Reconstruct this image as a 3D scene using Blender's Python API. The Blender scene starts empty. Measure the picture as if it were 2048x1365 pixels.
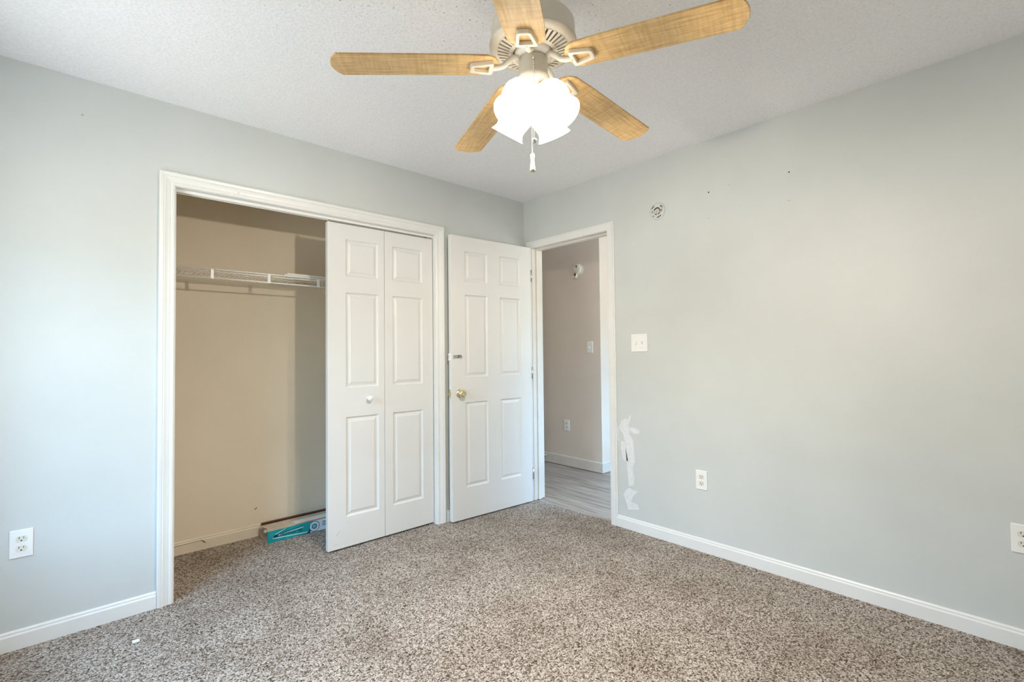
import bpy, bmesh, math, random
from mathutils import Vector, Matrix
random.seed(7)
C = bpy.context.scene.collection
SC = bpy.context.scene

# ------------------------------------------------------------------ camera
CAM = (-2.784, -2.8589, 1.1905)
YAW, PITCH, ROLL, FPX = 0.744972, 0.0246793, -0.0106275, 964.37
fw = Vector((math.sin(YAW)*math.cos(PITCH), math.cos(YAW)*math.cos(PITCH), math.sin(PITCH)))
r0 = Vector((math.cos(YAW), -math.sin(YAW), 0)); u0 = r0.cross(fw)
cr = math.cos(ROLL)*r0 + math.sin(ROLL)*u0
cu = -math.sin(ROLL)*r0 + math.cos(ROLL)*u0
cam = bpy.data.cameras.new('camera'); cam.sensor_fit = 'HORIZONTAL'; cam.sensor_width = 36.0
cam.lens = 36.0*FPX/2048; cam.clip_start = 0.02
co = bpy.data.objects.new('camera', cam); C.objects.link(co)
m = Matrix((cr, cu, -fw)).transposed().to_4x4(); m.translation = Vector(CAM); co.matrix_world = m
SC.camera = co

# ------------------------------------------------------------------ sky and exposure
SKY_STRENGTH = 21.0
LAMP_SPOT = 28.5
LAMP_GLOW = 3.0
W = bpy.data.worlds.new('sky'); SC.world = W; W.use_nodes = True
nt = W.node_tree; bg = nt.nodes['Background']
tc = nt.nodes.new('ShaderNodeTexCoord'); sep = nt.nodes.new('ShaderNodeSeparateXYZ')
rmp = nt.nodes.new('ShaderNodeValToRGB')
nt.links.new(tc.outputs['Generated'], sep.inputs[0])
mr = nt.nodes.new('ShaderNodeMapRange'); mr.inputs['From Min'].default_value = -1; mr.inputs['From Max'].default_value = 1
nt.links.new(sep.outputs['Z'], mr.inputs['Value']); nt.links.new(mr.outputs[0], rmp.inputs[0])
e = rmp.color_ramp.elements
e[0].position = 0.49; e[0].color = (0.34, 0.33, 0.32, 1)      # ground
e[1].position = 0.51; e[1].color = (0.10, 0.11, 0.08, 1)       # dim horizon band, added to cut level light on the left wall
e2 = e.new(0.57); e2.color = (0.14, 0.16, 0.14, 1)
e2 = e.new(0.64); e2.color = (0.44, 0.69, 1.0, 1)              # open sky
e2 = e.new(0.95); e2.color = (0.34, 0.60, 1.0, 1)
nt.links.new(rmp.outputs[0], bg.inputs['Color']); bg.inputs['Strength'].default_value = SKY_STRENGTH
vs = SC.view_settings
vs.view_transform = 'Standard'; vs.look = 'None'; vs.gamma = 1.0; vs.use_curve_mapping = False
vs.exposure = 0.47
SC.cycles.max_bounces = 14; SC.cycles.diffuse_bounces = 8; SC.cycles.glossy_bounces = 4
SC.cycles.transparent_max_bounces = 8
SC.cycles.sample_clamp_indirect = 6.0
SC.cycles.use_denoising = True

# window geometry shared by the wall, the frame and the sky portal
WX, WY0, WY1, WZ0, WZ1 = -3.27, -1.30, -0.48, 0.62, 2.00
pl = bpy.data.lights.new('window_portal', 'AREA'); pl.shape = 'RECTANGLE'
pl.size = WZ1-WZ0; pl.size_y = WY1-WY0; pl.cycles.is_portal = True
po = bpy.data.objects.new('window_portal', pl); C.objects.link(po)
po.location = (WX-0.25, (WY0+WY1)/2, (WZ0+WZ1)/2); po.rotation_euler = (0, -math.pi/2, 0)

p2 = bpy.data.lights.new('added_window_portal', 'AREA'); p2.shape = 'RECTANGLE'; p2.size = 1.5; p2.size_y = 1.2; p2.cycles.is_portal = True  # sky portal for the added, unseen hall window
po2 = bpy.data.objects.new('added_window_portal', p2); C.objects.link(po2); po2.location = (0.95, -2.31, 1.5); po2.rotation_euler = (math.pi/2, 0, 0)

# ------------------------------------------------------------------ materials
def new_mat(name):
    mt = bpy.data.materials.new(name); mt.use_nodes = True
    return mt, mt.node_tree, mt.node_tree.nodes['Principled BSDF']
def coords(t, scale=(1, 1, 1), kind='Object'):
    tc = t.nodes.new('ShaderNodeTexCoord'); mp = t.nodes.new('ShaderNodeMapping')
    mp.inputs['Scale'].default_value = scale
    t.links.new(tc.outputs[kind], mp.inputs[0]); return mp.outputs[0]
def noise(t, vec, scale, detail=3, rough=0.55):
    n = t.nodes.new('ShaderNodeTexNoise'); n.inputs['Scale'].default_value = scale
    n.inputs['Detail'].default_value = detail; n.inputs['Roughness'].default_value = rough
    t.links.new(vec, n.inputs['Vector']); return n
def ramp(t, fac, stops):
    r = t.nodes.new('ShaderNodeValToRGB'); el = r.color_ramp.elements
    el[0].position, el[0].color = stops[0][0], (*stops[0][1], 1)
    el[1].position, el[1].color = stops[-1][0], (*stops[-1][1], 1)
    for p, c in stops[1:-1]:
        x = el.new(p); x.color = (*c, 1)
    t.links.new(fac, r.inputs[0]); return r
def mix(t, fac, a, b, mode='MIX'):
    n = t.nodes.new('ShaderNodeMix'); n.data_type = 'RGBA'; n.blend_type = mode
    for s, v in ((n.inputs[0], fac), (n.inputs[6], a), (n.inputs[7], b)):
        if isinstance(v, (int, float)): s.default_value = v
        elif isinstance(v, tuple): s.default_value = (*v, 1)
        else: t.links.new(v, s)
    return n.outputs[2]
def bump(t, b, height, strength, dist):
    n = t.nodes.new('ShaderNodeBump'); n.inputs['Strength'].default_value = strength
    n.inputs['Distance'].default_value = dist
    t.links.new(height, n.inputs['Height']); t.links.new(n.outputs[0], b.inputs['Normal'])
def plain(name, col, rough=0.5, metal=0.0, var=0.04, scale=9.0, coat=0.0):
    mt, t, b = new_mat(name)
    n = noise(t, coords(t), scale)
    lo = tuple(max(0, c*(1-var)) for c in col); hi = tuple(min(1, c*(1+var)) for c in col)
    r = ramp(t, n.outputs[0], [(0.3, lo), (0.7, hi)])
    t.links.new(r.outputs[0], b.inputs['Base Color'])
    b.inputs['Roughness'].default_value = rough; b.inputs['Metallic'].default_value = metal
    b.inputs['Coat Weight'].default_value = coat
    return mt
def wall_mat(name, col, rough=0.6, bs=0.08):
    mt, t, b = new_mat(name); v = coords(t)
    n = noise(t, v, 2.2, 4)
    r = ramp(t, n.outputs[0], [(0.3, tuple(c*0.965 for c in col)), (0.7, tuple(c*1.03 for c in col))])
    n3 = noise(t, v, 38, 2)
    sc = ramp(t, n3.outputs[0], [(0.72, (0, 0, 0)), (0.80, (1, 1, 1))])
    c = mix(t, sc.outputs[0], r.outputs[0], tuple(x*0.93 for x in col))
    t.links.new(c, b.inputs['Base Color']); b.inputs['Roughness'].default_value = rough
    n2 = noise(t, v, 160, 2); bump(t, b, n2.outputs[0], bs, 0.002)
    return mt

M = {}
M['sage'] = wall_mat('sage_grey_paint', (0.597, 0.620, 0.610), 0.55)
M['closet'] = wall_mat('tan_closet_paint', (0.80, 0.71, 0.56), 0.6)
M['beige'] = wall_mat('beige_hall_paint', (0.74, 0.66, 0.58), 0.6)
M['white'] = plain('white_trim_paint', (0.78, 0.78, 0.765), 0.35, var=0.025, scale=3)
M['door'] = plain('white_door_paint', (0.74, 0.735, 0.72), 0.38, var=0.02, scale=3)
M['plate'] = plain('white_plastic', (0.85, 0.85, 0.84), 0.3, var=0.015)
M['ivory'] = plain('ivory_plastic', (0.74, 0.71, 0.64), 0.35, var=0.02)
M['almond'] = plain('almond_metal', (0.66, 0.61, 0.52), 0.35, var=0.03)
M['tanfob'] = plain('cream_wood_fob', (0.55, 0.46, 0.32), 0.45)
M['dark'] = plain('dark_recess', (0.02, 0.018, 0.016), 0.6)
M['brass'] = plain('polished_brass', (0.82, 0.71, 0.45), 0.16, 1.0)
M['chrome'] = plain('chrome', (0.62, 0.63, 0.64), 0.22, 1.0)
M['wire'] = plain('white_vinyl_wire', (0.84, 0.82, 0.78), 0.4)
M['spackle'] = plain('white_spackle', (0.74, 0.75, 0.76), 0.8, var=0.05, scale=40)
M['cream'] = plain('cream_trim_paint', (0.74, 0.66, 0.53), 0.45, var=0.06, scale=7)
M['jamb'] = plain('warm_white_jamb', (0.70, 0.665, 0.615), 0.45, var=0.04, scale=6)
M['cardboard'] = plain('cardboard', (0.55, 0.46, 0.35), 0.8, var=0.12, scale=25)
M['teal'] = plain('teal_print', (0.005, 0.30, 0.33), 0.35, var=0.25, scale=12)
M['skyprint'] = plain('pale_blue_print', (0.72, 0.80, 0.86), 0.35, var=0.03)
M['navy'] = plain('navy_ink', (0.01, 0.03, 0.07), 0.4)
M['silver'] = plain('silver_print', (0.75, 0.82, 0.82), 0.35)
M['stick'] = plain('brown_stained_wood', (0.075, 0.025, 0.012), 0.35, var=0.3, scale=20)
M['tanwood'] = plain('tan_wood', (0.50, 0.30, 0.14), 0.5, var=0.2, scale=25)

def carpet():
    mt, t, b = new_mat('speckled_carpet'); v = coords(t)
    wv = noise(t, v, 60, 2)
    add = t.nodes.new('ShaderNodeVectorMath'); add.operation = 'MULTIPLY_ADD'
    add.inputs[1].default_value = (0.012, 0.012, 0.012)
    t.links.new(wv.outputs['Color'], add.inputs[0]); t.links.new(v, add.inputs[2])
    vo = t.nodes.new('ShaderNodeTexVoronoi'); vo.inputs['Scale'].default_value = 195
    t.links.new(add.outputs[0], vo.inputs['Vector'])
    sp = t.nodes.new('ShaderNodeSeparateColor'); t.links.new(vo.outputs['Color'], sp.inputs[0])
    r = ramp(t, sp.outputs[0], [(0.0, (0.085, 0.055, 0.036)), (0.2, (0.25, 0.185, 0.14)), (0.45, (0.49, 0.415, 0.35)),
                                (0.75, (0.70, 0.625, 0.55)), (1.0, (0.90, 0.85, 0.79))])
    n = noise(t, v, 260, 3, 0.7)
    r2 = ramp(t, n.outputs[0], [(0.30, (0.45, 0.42, 0.40)), (0.62, (1.12, 1.12, 1.12))])
    c = mix(t, 1.0, r.outputs[0], r2.outputs[0], 'MULTIPLY')
    big = noise(t, v, 2.6, 5, 0.62)
    r3 = ramp(t, big.outputs[0], [(0.33, (0.78, 0.75, 0.72)), (0.55, (1.0, 1.0, 1.0)), (0.75, (1.07, 1.07, 1.08))])
    c = mix(t, 1.0, c, r3.outputs[0], 'MULTIPLY')
    t.links.new(c, b.inputs['Base Color']); b.inputs['Roughness'].default_value = 0.95
    b.inputs['Specular IOR Level'].default_value = 0.1
    mh = t.nodes.new('ShaderNodeMath'); mh.operation = 'SUBTRACT'
    t.links.new(n.outputs[0], mh.inputs[0]); t.links.new(vo.outputs['Distance'], mh.inputs[1])
    bump(t, b, mh.outputs[0], 0.9, 0.006)
    return mt
M['carpet'] = carpet()

def popcorn():
    mt, t, b = new_mat('textured_ceiling'); v = coords(t)
    n = noise(t, v, 95, 3, 0.6)
    sp = noise(t, v, 120, 2, 0.5)
    patch = noise(t, v, 1.3, 3, 0.6)
    # grime flecks gather on the camera side of the fan
    sx = t.nodes.new('ShaderNodeSeparateXYZ'); t.links.new(v, sx.inputs[0])
    def axis(o, a, bb):
        q = t.nodes.new('ShaderNodeMapRange'); q.inputs['From Min'].default_value = a; q.inputs['From Max'].default_value = bb
        t.links.new(o, q.inputs['Value']); return q.outputs[0]
    def math2(op, a, bb):
        q = t.nodes.new('ShaderNodeMath'); q.operation = op
        for s, x in ((q.inputs[0], a), (q.inputs[1], bb)):
            if isinstance(x, float): s.default_value = x
            else: t.links.new(x, s)
        return q.outputs[0]
    mask = math2('MULTIPLY', axis(sx.outputs['X'], -1.0, -2.0), axis(sx.outputs['Y'], -0.7, -1.9))
    thr = math2('SUBTRACT', 0.73, math2('MULTIPLY', mask, math2('MULTIPLY', patch.outputs[0], 0.27)))
    d = math2('SUBTRACT', sp.outputs[0], thr)
    q = t.nodes.new('ShaderNodeMapRange'); q.inputs['From Min'].default_value = 0.0; q.inputs['From Max'].default_value = 0.06
    t.links.new(d, q.inputs['Value'])
    r = ramp(t, n.outputs[0], [(0.35, (0.83, 0.83, 0.85)), (0.6, (0.90, 0.90, 0.925))])
    c = mix(t, q.outputs[0], r.outputs[0], (0.30, 0.28, 0.27))
    t.links.new(c, b.inputs['Base Color']); b.inputs['Roughness'].default_value = 0.9
    bump(t, b, n.outputs[0], 0.45, 0.006)
    return mt
M['ceiling'] = popcorn()

def planks():
    mt, t, b = new_mat('grey_vinyl_plank')
    v = coords(t, (7.0, 0.55, 1)); n = noise(t, v, 4.0, 6, 0.62)
    r = ramp(t, n.outputs[0], [(0.30, (0.20, 0.15, 0.115)), (0.48, (0.36, 0.30, 0.25)), (0.70, (0.50, 0.44, 0.38))])
    br = t.nodes.new('ShaderNodeTexBrick'); br.offset = 0.37
    tc2 = t.nodes.new('ShaderNodeTexCoord'); mp = t.nodes.new('ShaderNodeMapping'); mp.inputs['Rotation'].default_value = (0, 0, math.pi/2)
    t.links.new(tc2.outputs['Object'], mp.inputs[0]); t.links.new(mp.outputs[0], br.inputs['Vector'])
    br.inputs['Scale'].default_value = 1.0; br.inputs['Brick Width'].default_value = 1.2; br.inputs['Row Height'].default_value = 0.15
    br.inputs['Mortar Size'].default_value = 0.0012
    br.inputs['Color1'].default_value = (1, 1, 1, 1); br.inputs['Color2'].default_value = (0.86, 0.86, 0.86, 1); br.inputs['Mortar'].default_value = (0.6, 0.58, 0.55, 1)
    c = mix(t, 1.0, r.outputs[0], br.outputs['Color'], 'MULTIPLY')
    t.links.new(c, b.inputs['Base Color']); b.inputs['Roughness'].default_value = 0.45
    return mt
M['planks'] = planks()

def maple():
    mt, t, b = new_mat('maple_blade_veneer')
    n = noise(t, coords(t, (1.6, 22, 1)), 5.0, 5, 0.6)
    n2 = noise(t, coords(t, (26, 3.0, 1)), 3.0, 3, 0.6)
    r = ramp(t, n.outputs[0], [(0.3, (0.53, 0.31, 0.115)), (0.52, (0.67, 0.45, 0.20)), (0.72, (0.77, 0.56, 0.30))])
    r2 = ramp(t, n2.outputs[0], [(0.35, (0.86, 0.83, 0.78)), (0.6, (1.04, 1.04, 1.04))])
    c = mix(t, 1.0, r.outputs[0], r2.outputs[0], 'MULTIPLY')
    t.links.new(c, b.inputs['Base Color']); b.inputs['Roughness'].default_value = 0.4
    return mt
M['maple'] = maple()

def glow_glass():
    mt, t, b = new_mat('lit_opal_glass')
    b.inputs['Base Color'].default_value = (0.92, 0.90, 0.86, 1); b.inputs['Roughness'].default_value = 0.25
    n = noise(t, coords(t), 14)
    r = ramp(t, n.outputs[0], [(0.3, (1.0, 0.90, 0.76)), (0.7, (1.0, 0.93, 0.81))])
    t.links.new(r.outputs[0], b.inputs['Emission Color']); b.inputs['Emission Strength'].default_value = LAMP_GLOW
    return mt
M['glow'] = glow_glass()

def pane():
    mt, t, b = new_mat('window_glass')
    tr = t.nodes.new('ShaderNodeBsdfTransparent'); tr.inputs[0].default_value = (0.93, 0.96, 0.95, 1)
    gl = t.nodes.new('ShaderNodeBsdfGlossy'); gl.inputs['Roughness'].default_value = 0.02
    mx = t.nodes.new('ShaderNodeMixShader'); mx.inputs[0].default_value = 0.06
    t.links.new(tr.outputs[0], mx.inputs[1]); t.links.new(gl.outputs[0], mx.inputs[2])
    t.links.new(mx.outputs[0], t.nodes['Material Output'].inputs['Surface'])
    return mt
M['glass'] = pane()

# ------------------------------------------------------------------ mesh helpers
def bx(bm, lo, hi, mi=0):
    v = [bm.verts.new((x, y, z)) for x in (lo[0], hi[0]) for y in (lo[1], hi[1]) for z in (lo[2], hi[2])]
    for q in ((0, 1, 3, 2), (4, 6, 7, 5), (0, 4, 5, 1), (2, 3, 7, 6), (0, 2, 6, 4), (1, 5, 7, 3)):
        f = bm.faces.new([v[i] for i in q]); f.material_index = mi
    return v
def lathe(bm, prof, seg=40, mat=None, mi=0, smooth=True):
    mat = mat or Matrix()
    rings = []
    for r, z in prof:
        if r < 1e-6: rings.append([bm.verts.new(mat @ Vector((0, 0, z)))])
        else: rings.append([bm.verts.new(mat @ Vector((r*math.cos(2*math.pi*i/seg), r*math.sin(2*math.pi*i/seg), z))) for i in range(seg)])
    for a, b in zip(rings, rings[1:]):
        for i in range(seg):
            j = (i+1) % seg
            if len(a) == 1 and len(b) == 1: continue
            if len(a) == 1: vs_ = (a[0], b[j], b[i])
            elif len(b) == 1: vs_ = (a[i], a[j], b[0])
            else: vs_ = (a[i], a[j], b[j], b[i])
            f = bm.faces.new(vs_); f.smooth = smooth; f.material_index = mi
def tube(bm, pts, r, seg=8, mi=0, cap=True):
    pts = [Vector(p) for p in pts]; rings = []; n0 = None
    for i, p in enumerate(pts):
        d = (pts[min(i+1, len(pts)-1)]-pts[max(i-1, 0)]).normalized()
        if n0 is None:
            n0 = d.orthogonal().normalized()
        n0 = (n0-d*n0.dot(d)).normalized(); b = d.cross(n0)
        rr = r[i] if isinstance(r, (list, tuple)) else r
        rings.append([bm.verts.new(p+(n0*math.cos(2*math.pi*k/seg)+b*math.sin(2*math.pi*k/seg))*rr) for k in range(seg)])
    for a, b in zip(rings, rings[1:]):
        for k in range(seg):
            f = bm.faces.new((a[k], a[(k+1) % seg], b[(k+1) % seg], b[k])); f.smooth = True; f.material_index = mi
    if cap:
        f = bm.faces.new(rings[0][::-1]); f.material_index = mi
        f = bm.faces.new(rings[-1]); f.material_index = mi
def prism(bm, poly, z0, z1, mi=0, mat=None):
    mat = mat or Matrix()
    a = [bm.verts.new(mat @ Vector((x, y, z0))) for x, y in poly]
    b = [bm.verts.new(mat @ Vector((x, y, z1))) for x, y in poly]
    n = len(poly)
    for i in range(n):
        f = bm.faces.new((a[i], a[(i+1) % n], b[(i+1) % n], b[i])); f.material_index = mi
    f = bm.faces.new(a[::-1]); f.material_index = mi
    f = bm.faces.new(b); f.material_index = mi
def ring_prism(bm, outer, inner, z0, z1, mat=None):
    mat = mat or Matrix(); n = len(outer)
    L = [[bm.verts.new(mat @ Vector((x, y, z))) for x, y in p] for p, z in ((outer, z0), (inner, z0), (outer, z1), (inner, z1))]
    for i in range(n):
        j = (i+1) % n
        bm.faces.new((L[0][i], L[0][j], L[2][j], L[2][i])); bm.faces.new((L[1][j], L[1][i], L[3][i], L[3][j]))
        bm.faces.new((L[0][j], L[0][i], L[1][i], L[1][j])); bm.faces.new((L[2][i], L[2][j], L[3][j], L[3][i]))
def obj(name, bm, mat, parent=None, bev=0.0, seg=2, ang=0.6):
    me = bpy.data.meshes.new(name)
    bmesh.ops.recalc_face_normals(bm, faces=bm.faces[:])
    bm.to_mesh(me); bm.free()
    for mm in (mat if isinstance(mat, (list, tuple)) else [mat]): me.materials.append(mm)
    o = bpy.data.objects.new(name, me); C.objects.link(o)
    if parent: o.parent = parent
    if bev:
        md = o.modifiers.new('bevel', 'BEVEL'); md.width = bev; md.segments = seg; md.limit_method = 'ANGLE'; md.angle_limit = ang
        md.harden_normals = False
    return o
def tag(o, label=None, cat=None, group=None, kind=None):
    if label: o['label'] = label
    if cat: o['category'] = cat
    if group: o['group'] = group
    if kind: o['kind'] = kind
    return o
def empty(name, loc, rotz=0.0):
    o = bpy.data.objects.new(name, None); C.objects.link(o); o.location = loc
    o.rotation_euler = (0, 0, rotz); o.empty_display_size = 0.05; return o
def copy_tree(o, parent=None):
    c = o.copy(); C.objects.link(c)
    if parent is not None: c.parent = parent
    for ch in list(o.children): copy_tree(ch, c)
    return c
def struct(name, bm, mat, label=None, cat=None, bev=0.0):
    o = obj(name, bm, mat, None, bev); tag(o, label, cat, kind='structure'); return o
def N(): return bmesh.new()

# ------------------------------------------------------------------ room shell
XW, YS, H = -3.27, -3.55, 2.44
WT = 0.115
# closet opening (finished faces) and doorway opening
CX0, CX1, CZ = -2.395, -0.880, 2.030
DY0, DY1, DZ = -0.838, -0.092, 2.040
CB = 0.657             # closet back wall
CLX0, CLX1 = -2.72, -0.55
HX = 1.095             # hall wall
HY = 0.055             # its outside corner

bm = N()
bx(bm, (XW-0.12, YS-0.12, -0.06), (0.018, CB+0.1, 0.0))
struct('floor', bm, M['carpet'], 'speckled brown and grey carpet covering the bedroom and closet', 'carpet')
bm = N()
bx(bm, (0.018, -2.3, -0.06), (2.7, 2.3, -0.006))
struct('floor_hall', bm, M['planks'], 'grey brown plank floor in the hall beyond the doorway', 'floor')
bm = N()
bx(bm, (XW-0.12, YS-0.12, H), (0.0, 0.0, H+0.05))
struct('ceiling', bm, M['ceiling'], 'white textured ceiling above the fan', 'ceiling')
bm = N()
bx(bm, (CLX0-0.05, WT, H), (CLX1+0.05, CB+0.05, H+0.05))
struct('ceiling_closet', bm, M['closet'])
bm = N()
bx(bm, (WT, -2.3, H), (2.7, 2.3, H+0.05))
struct('ceiling_hall', bm, M['ceiling'])
J = 0.018
bm = N()
bx(bm, (XW, 0, 0), (CX0-J, WT, H)); bx(bm, (CX1+J, 0, 0), (0.0, WT, H)); bx(bm, (CX0-J, 0, CZ+J), (CX1+J, WT, H))
for f in bm.faces:                       # the closet side of this wall is tan
    if f.calc_center_median().y > WT-1e-4: f.material_index = 1
wall_n = struct('wall_north', bm, [M['sage'], M['closet']], 'sage grey wall with the closet opening', 'wall')
bm = N()
bx(bm, (0, YS, 0), (WT, DY0-J, H)); bx(bm, (0, DY1+J, 0), (WT, WT, H)); bx(bm, (0, DY0-J, DZ+J), (WT, DY1+J, H))
for f in bm.faces:
    if f.calc_center_median().x > WT-1e-4: f.material_index = 1
wall_e = struct('wall_east', bm, [M['sage'], M['beige']], 'sage grey wall with the hall doorway and nail holes', 'wall')
bm = N(); bx(bm, (XW, YS-0.12, 0), (0, YS, H)); struct('wall_south', bm, M['sage'])
bm = N()
bx(bm, (XW-0.24, YS-0.12, 0), (XW, WY0, H)); bx(bm, (XW-0.24, WY1, 0), (XW, WT, H))
bx(bm, (XW-0.24, WY0, 0), (XW, WY1, WZ0)); bx(bm, (XW-0.24, WY0, WZ1), (XW, WY1, H))
struct('wall_west', bm, M['sage'])
bm = N(); bx(bm, (CLX0, CB, 0), (CLX1, CB+0.1, H))
wall_cb = struct('wall_closet_back', bm, M['closet'], 'tan back wall inside the closet', 'wall')
bm = N(); bx(bm, (CLX0-0.1, WT, 0), (CLX0, CB+0.1, H)); struct('wall_closet_west', bm, M['closet'])
bm = N(); bx(bm, (CLX1, WT, 0), (CLX1+0.1, CB+0.1, H)); struct('wall_closet_east', bm, M['closet'])
# hall: wall facing the doorway with an outside corner, then the space beyond
bm = N(); bx(bm, (HX, HY, 0), (HX+1.5, 2.2, H))
struct('wall_hall', bm, M['beige'], 'beige hall wall seen through the doorway', 'wall')
bm = N(); bx(bm, (0, WT, 0), (WT, 2.3, H)); struct('wall_hall_west', bm, M['beige'])
bm = N(); bx(bm, (WT, 2.2, 0), (HX+0.1, 2.3, H)); struct('wall_hall_north', bm, M['beige'])
bm = N(); bx(bm, (WT, -2.3, 0), (0.2, -2.2, H)); bx(bm, (1.7, -2.3, 0), (2.7, -2.2, H)); bx(bm, (0.2, -2.3, 0), (1.7, -2.2, 0.9)); bx(bm, (0.2, -2.3, 2.1), (1.7, -2.2, H)); struct('wall_hall_south', bm, M['beige'])
bm = N(); bx(bm, (2.6, -2.2, 0), (2.7, HY, H)); struct('wall_hall_east', bm, M['beige'])

# --- window in the west wall (behind the left edge of the picture)
bm = N()
fx0, fx1 = XW-0.22, XW-0.165
for lo, hi in (((fx0, WY0, WZ0), (fx1, WY0+0.03, WZ1)), ((fx0, WY1-0.03, WZ0), (fx1, WY1, WZ1)),
               ((fx0, WY0+0.03, WZ0), (fx1, WY1-0.03, WZ0+0.03)), ((fx0, WY0+0.03, WZ1-0.03), (fx1, WY1-0.03, WZ1)),
               ((fx0, WY0+0.03, (WZ0+WZ1)/2-0.015), (fx1, WY1-0.03, (WZ0+WZ1)/2+0.015))):
    bx(bm, lo, hi)
win = struct('window_1', bm, M['white'])
bm = N(); bx(bm, (XW-0.195, WY0+0.03, WZ0+0.03), (XW-0.191, WY1-0.03, WZ1-0.03)); obj('pane', bm, M['glass'], win)

# --- unseen window, added at the far end of the hall to brighten it
bm = N()
for lo, hi in (((0.2, -2.285, 0.9), (0.25, -2.23, 2.1)), ((1.65, -2.285, 0.9), (1.7, -2.23, 2.1)), ((0.25, -2.285, 0.9), (1.65, -2.23, 0.95)),
               ((0.25, -2.285, 2.05), (1.65, -2.23, 2.1)), ((0.93, -2.285, 0.95), (0.97, -2.23, 2.05))):
    bx(bm, lo, hi)
win_added = struct('window_hall_added', bm, M['white'])
bm = N(); bx(bm, (0.25, -2.262, 0.95), (1.65, -2.258, 2.05)); obj('pane', bm, M['glass'], win_added)

# ------------------------------------------------------------------ baseboards
BB = [(0, 0), (0.013, 0), (0.013, 0.058), (0.0115, 0.061), (0.0085, 0.064), (0.0085, 0.071), (0.005, 0.076), (0, 0.077)]
def baseboard(name, p0, p1, nrm, mat, label=None, prof=BB):
    p0 = Vector((*p0, 0)); p1 = Vector((*p1, 0)); n = Vector((*nrm, 0)); bm = N()
    a = [bm.verts.new(p0+n*d+Vector((0, 0, z))) for d, z in prof]
    b = [bm.verts.new(p1+n*d+Vector((0, 0, z))) for d, z in prof]
    k = len(prof)
    for i in range(k): bm.faces.new((a[i], a[(i+1) % k], b[(i+1) % k], b[i]))
    bm.faces.new(a[::-1]); bm.faces.new(b)
    o = obj(name, bm, mat); tag(o, label, 'baseboard' if label else None, kind='structure'); return o
baseboard('baseboard_north', (XW, 0), (CX0-0.070, 0), (0, -1), M['white'], 'white baseboard left of the closet')
baseboard('baseboard_north_corner', (CX1+0.077, 0), (-0.014, 0), (0, -1), M['white'], 'short white baseboard between closet trim and corner')
baseboard('baseboard_east', (0, YS), (0, DY0-0.052), (-1, 0), M['white'], 'long white baseboard right of the doorway')
baseboard('baseboard_south', (XW, YS), (0, YS), (0, 1), M['white'])
baseboard('baseboard_west', (XW, YS), (XW, 0), (1, 0), M['white'])
cbb = baseboard('baseboard_closet', (CLX0, CB), (CLX1, CB), (0, -1), M['cream'], 'cream baseboard at the back of the closet, split near its left end')
bm = N()                                # split in the closet baseboard
tube(bm, [(-2.62, CB-0.0142, 0.056), (-2.30, CB-0.0142, 0.0575), (-2.165, CB-0.0142, 0.0585)], 0.0011, 6)
tube(bm, [(-2.168, CB-0.0142, 0.0595), (-2.155, CB-0.0144, 0.048), (-2.145, CB-0.0144, 0.038)], [0.0016, 0.0028, 0.0008], 6)
obj('crack', bm, M['stick'], cbb)
HB = [(0, 0), (0.013, 0), (0.013, 0.092), (0.010, 0.097), (0, 0.098)]
o = baseboard('baseboard_hall', (HX, HY-0.013), (HX, 2.2), (-1, 0), M['jamb'], 'tall cream baseboard on the hall wall', HB)
baseboard('baseboard_hall_return', (HX, HY), (2.6, HY), (0, -1), M['jamb'], None, HB)

# ------------------------------------------------------------------ casings and jambs
def casing(name, fn, a0, a1, ztop, prof, mat, label):
    """profile (w outward, d thickness) swept up, over and down an opening; fn maps (along, z, d) to world"""
    bm = N(); st = []
    for w, d in prof:
        st.append([bm.verts.new(fn(*p, d)) for p in ((a0-w, 0), (a0-w, ztop+w), (a1+w, ztop+w), (a1+w, 0))])
    k = len(prof)
    for i in range(k):
        j = (i+1) % k
        for s in range(3): bm.faces.new((st[i][s], st[i][s+1], st[j][s+1], st[j][s]))
    bm.faces.new([q[0] for q in st]); bm.faces.new([q[3] for q in st][::-1])
    return struct(name, bm, mat, label, 'door trim')
COL = [(0.006, 0), (0.006, 0.009), (0.010, 0.011), (0.018, 0.0115), (0.022, 0.0085), (0.026, 0.010), (0.036, 0.0125), (0.047, 0.0165),
       (0.050, 0.0135), (0.053, 0.0165), (0.064, 0.0185), (0.0685, 0.0165), (0.0695, 0)]
trim1 = casing('trim_1', lambda a, z, d: Vector((a, -d, z)), CX0, CX1, CZ-0.004, COL, M['white'], 'white moulded trim around the closet opening')
FLAT = [(0.006, 0), (0.006, 0.011), (0.009, 0.013), (0.046, 0.0165), (0.0505, 0.0155), (0.053, 0.010), (0.062, 0.009), (0.062, 0)]
casing('trim_2', lambda a, z, d: Vector((-d, a, z)), DY0, DY1, DZ-0.004, FLAT, M['white'], 'white trim around the hall doorway')
bm = N()
y0, y1 = -0.002, WT+0.002
bx(bm, (CX0-J, y0, 0), (CX0, y1, CZ+J)); bx(bm, (CX1, y0, 0), (CX1+J, y1, CZ+J)); bx(bm, (CX0, y0, CZ), (CX1, y1, CZ+J))
struct('trim_3', bm, M['white'], 'white jamb boards lining the closet opening', 'door jamb')
bm = N()
bx(bm, (y0, DY0-J, 0), (y1, DY0, DZ+J)); bx(bm, (y0, DY1, 0), (y1, DY1+J, DZ+J)); bx(bm, (y0, DY0, DZ), (y1, DY1, DZ+J))
bx(bm, (0.040, DY0, 0), (0.075, DY0+0.011, DZ)); bx(bm, (0.040, DY1-0.011, 0), (0.075, DY1, DZ)); bx(bm, (0.040, DY0+0.011, DZ-0.011), (0.075, DY1-0.011, DZ))
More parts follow.
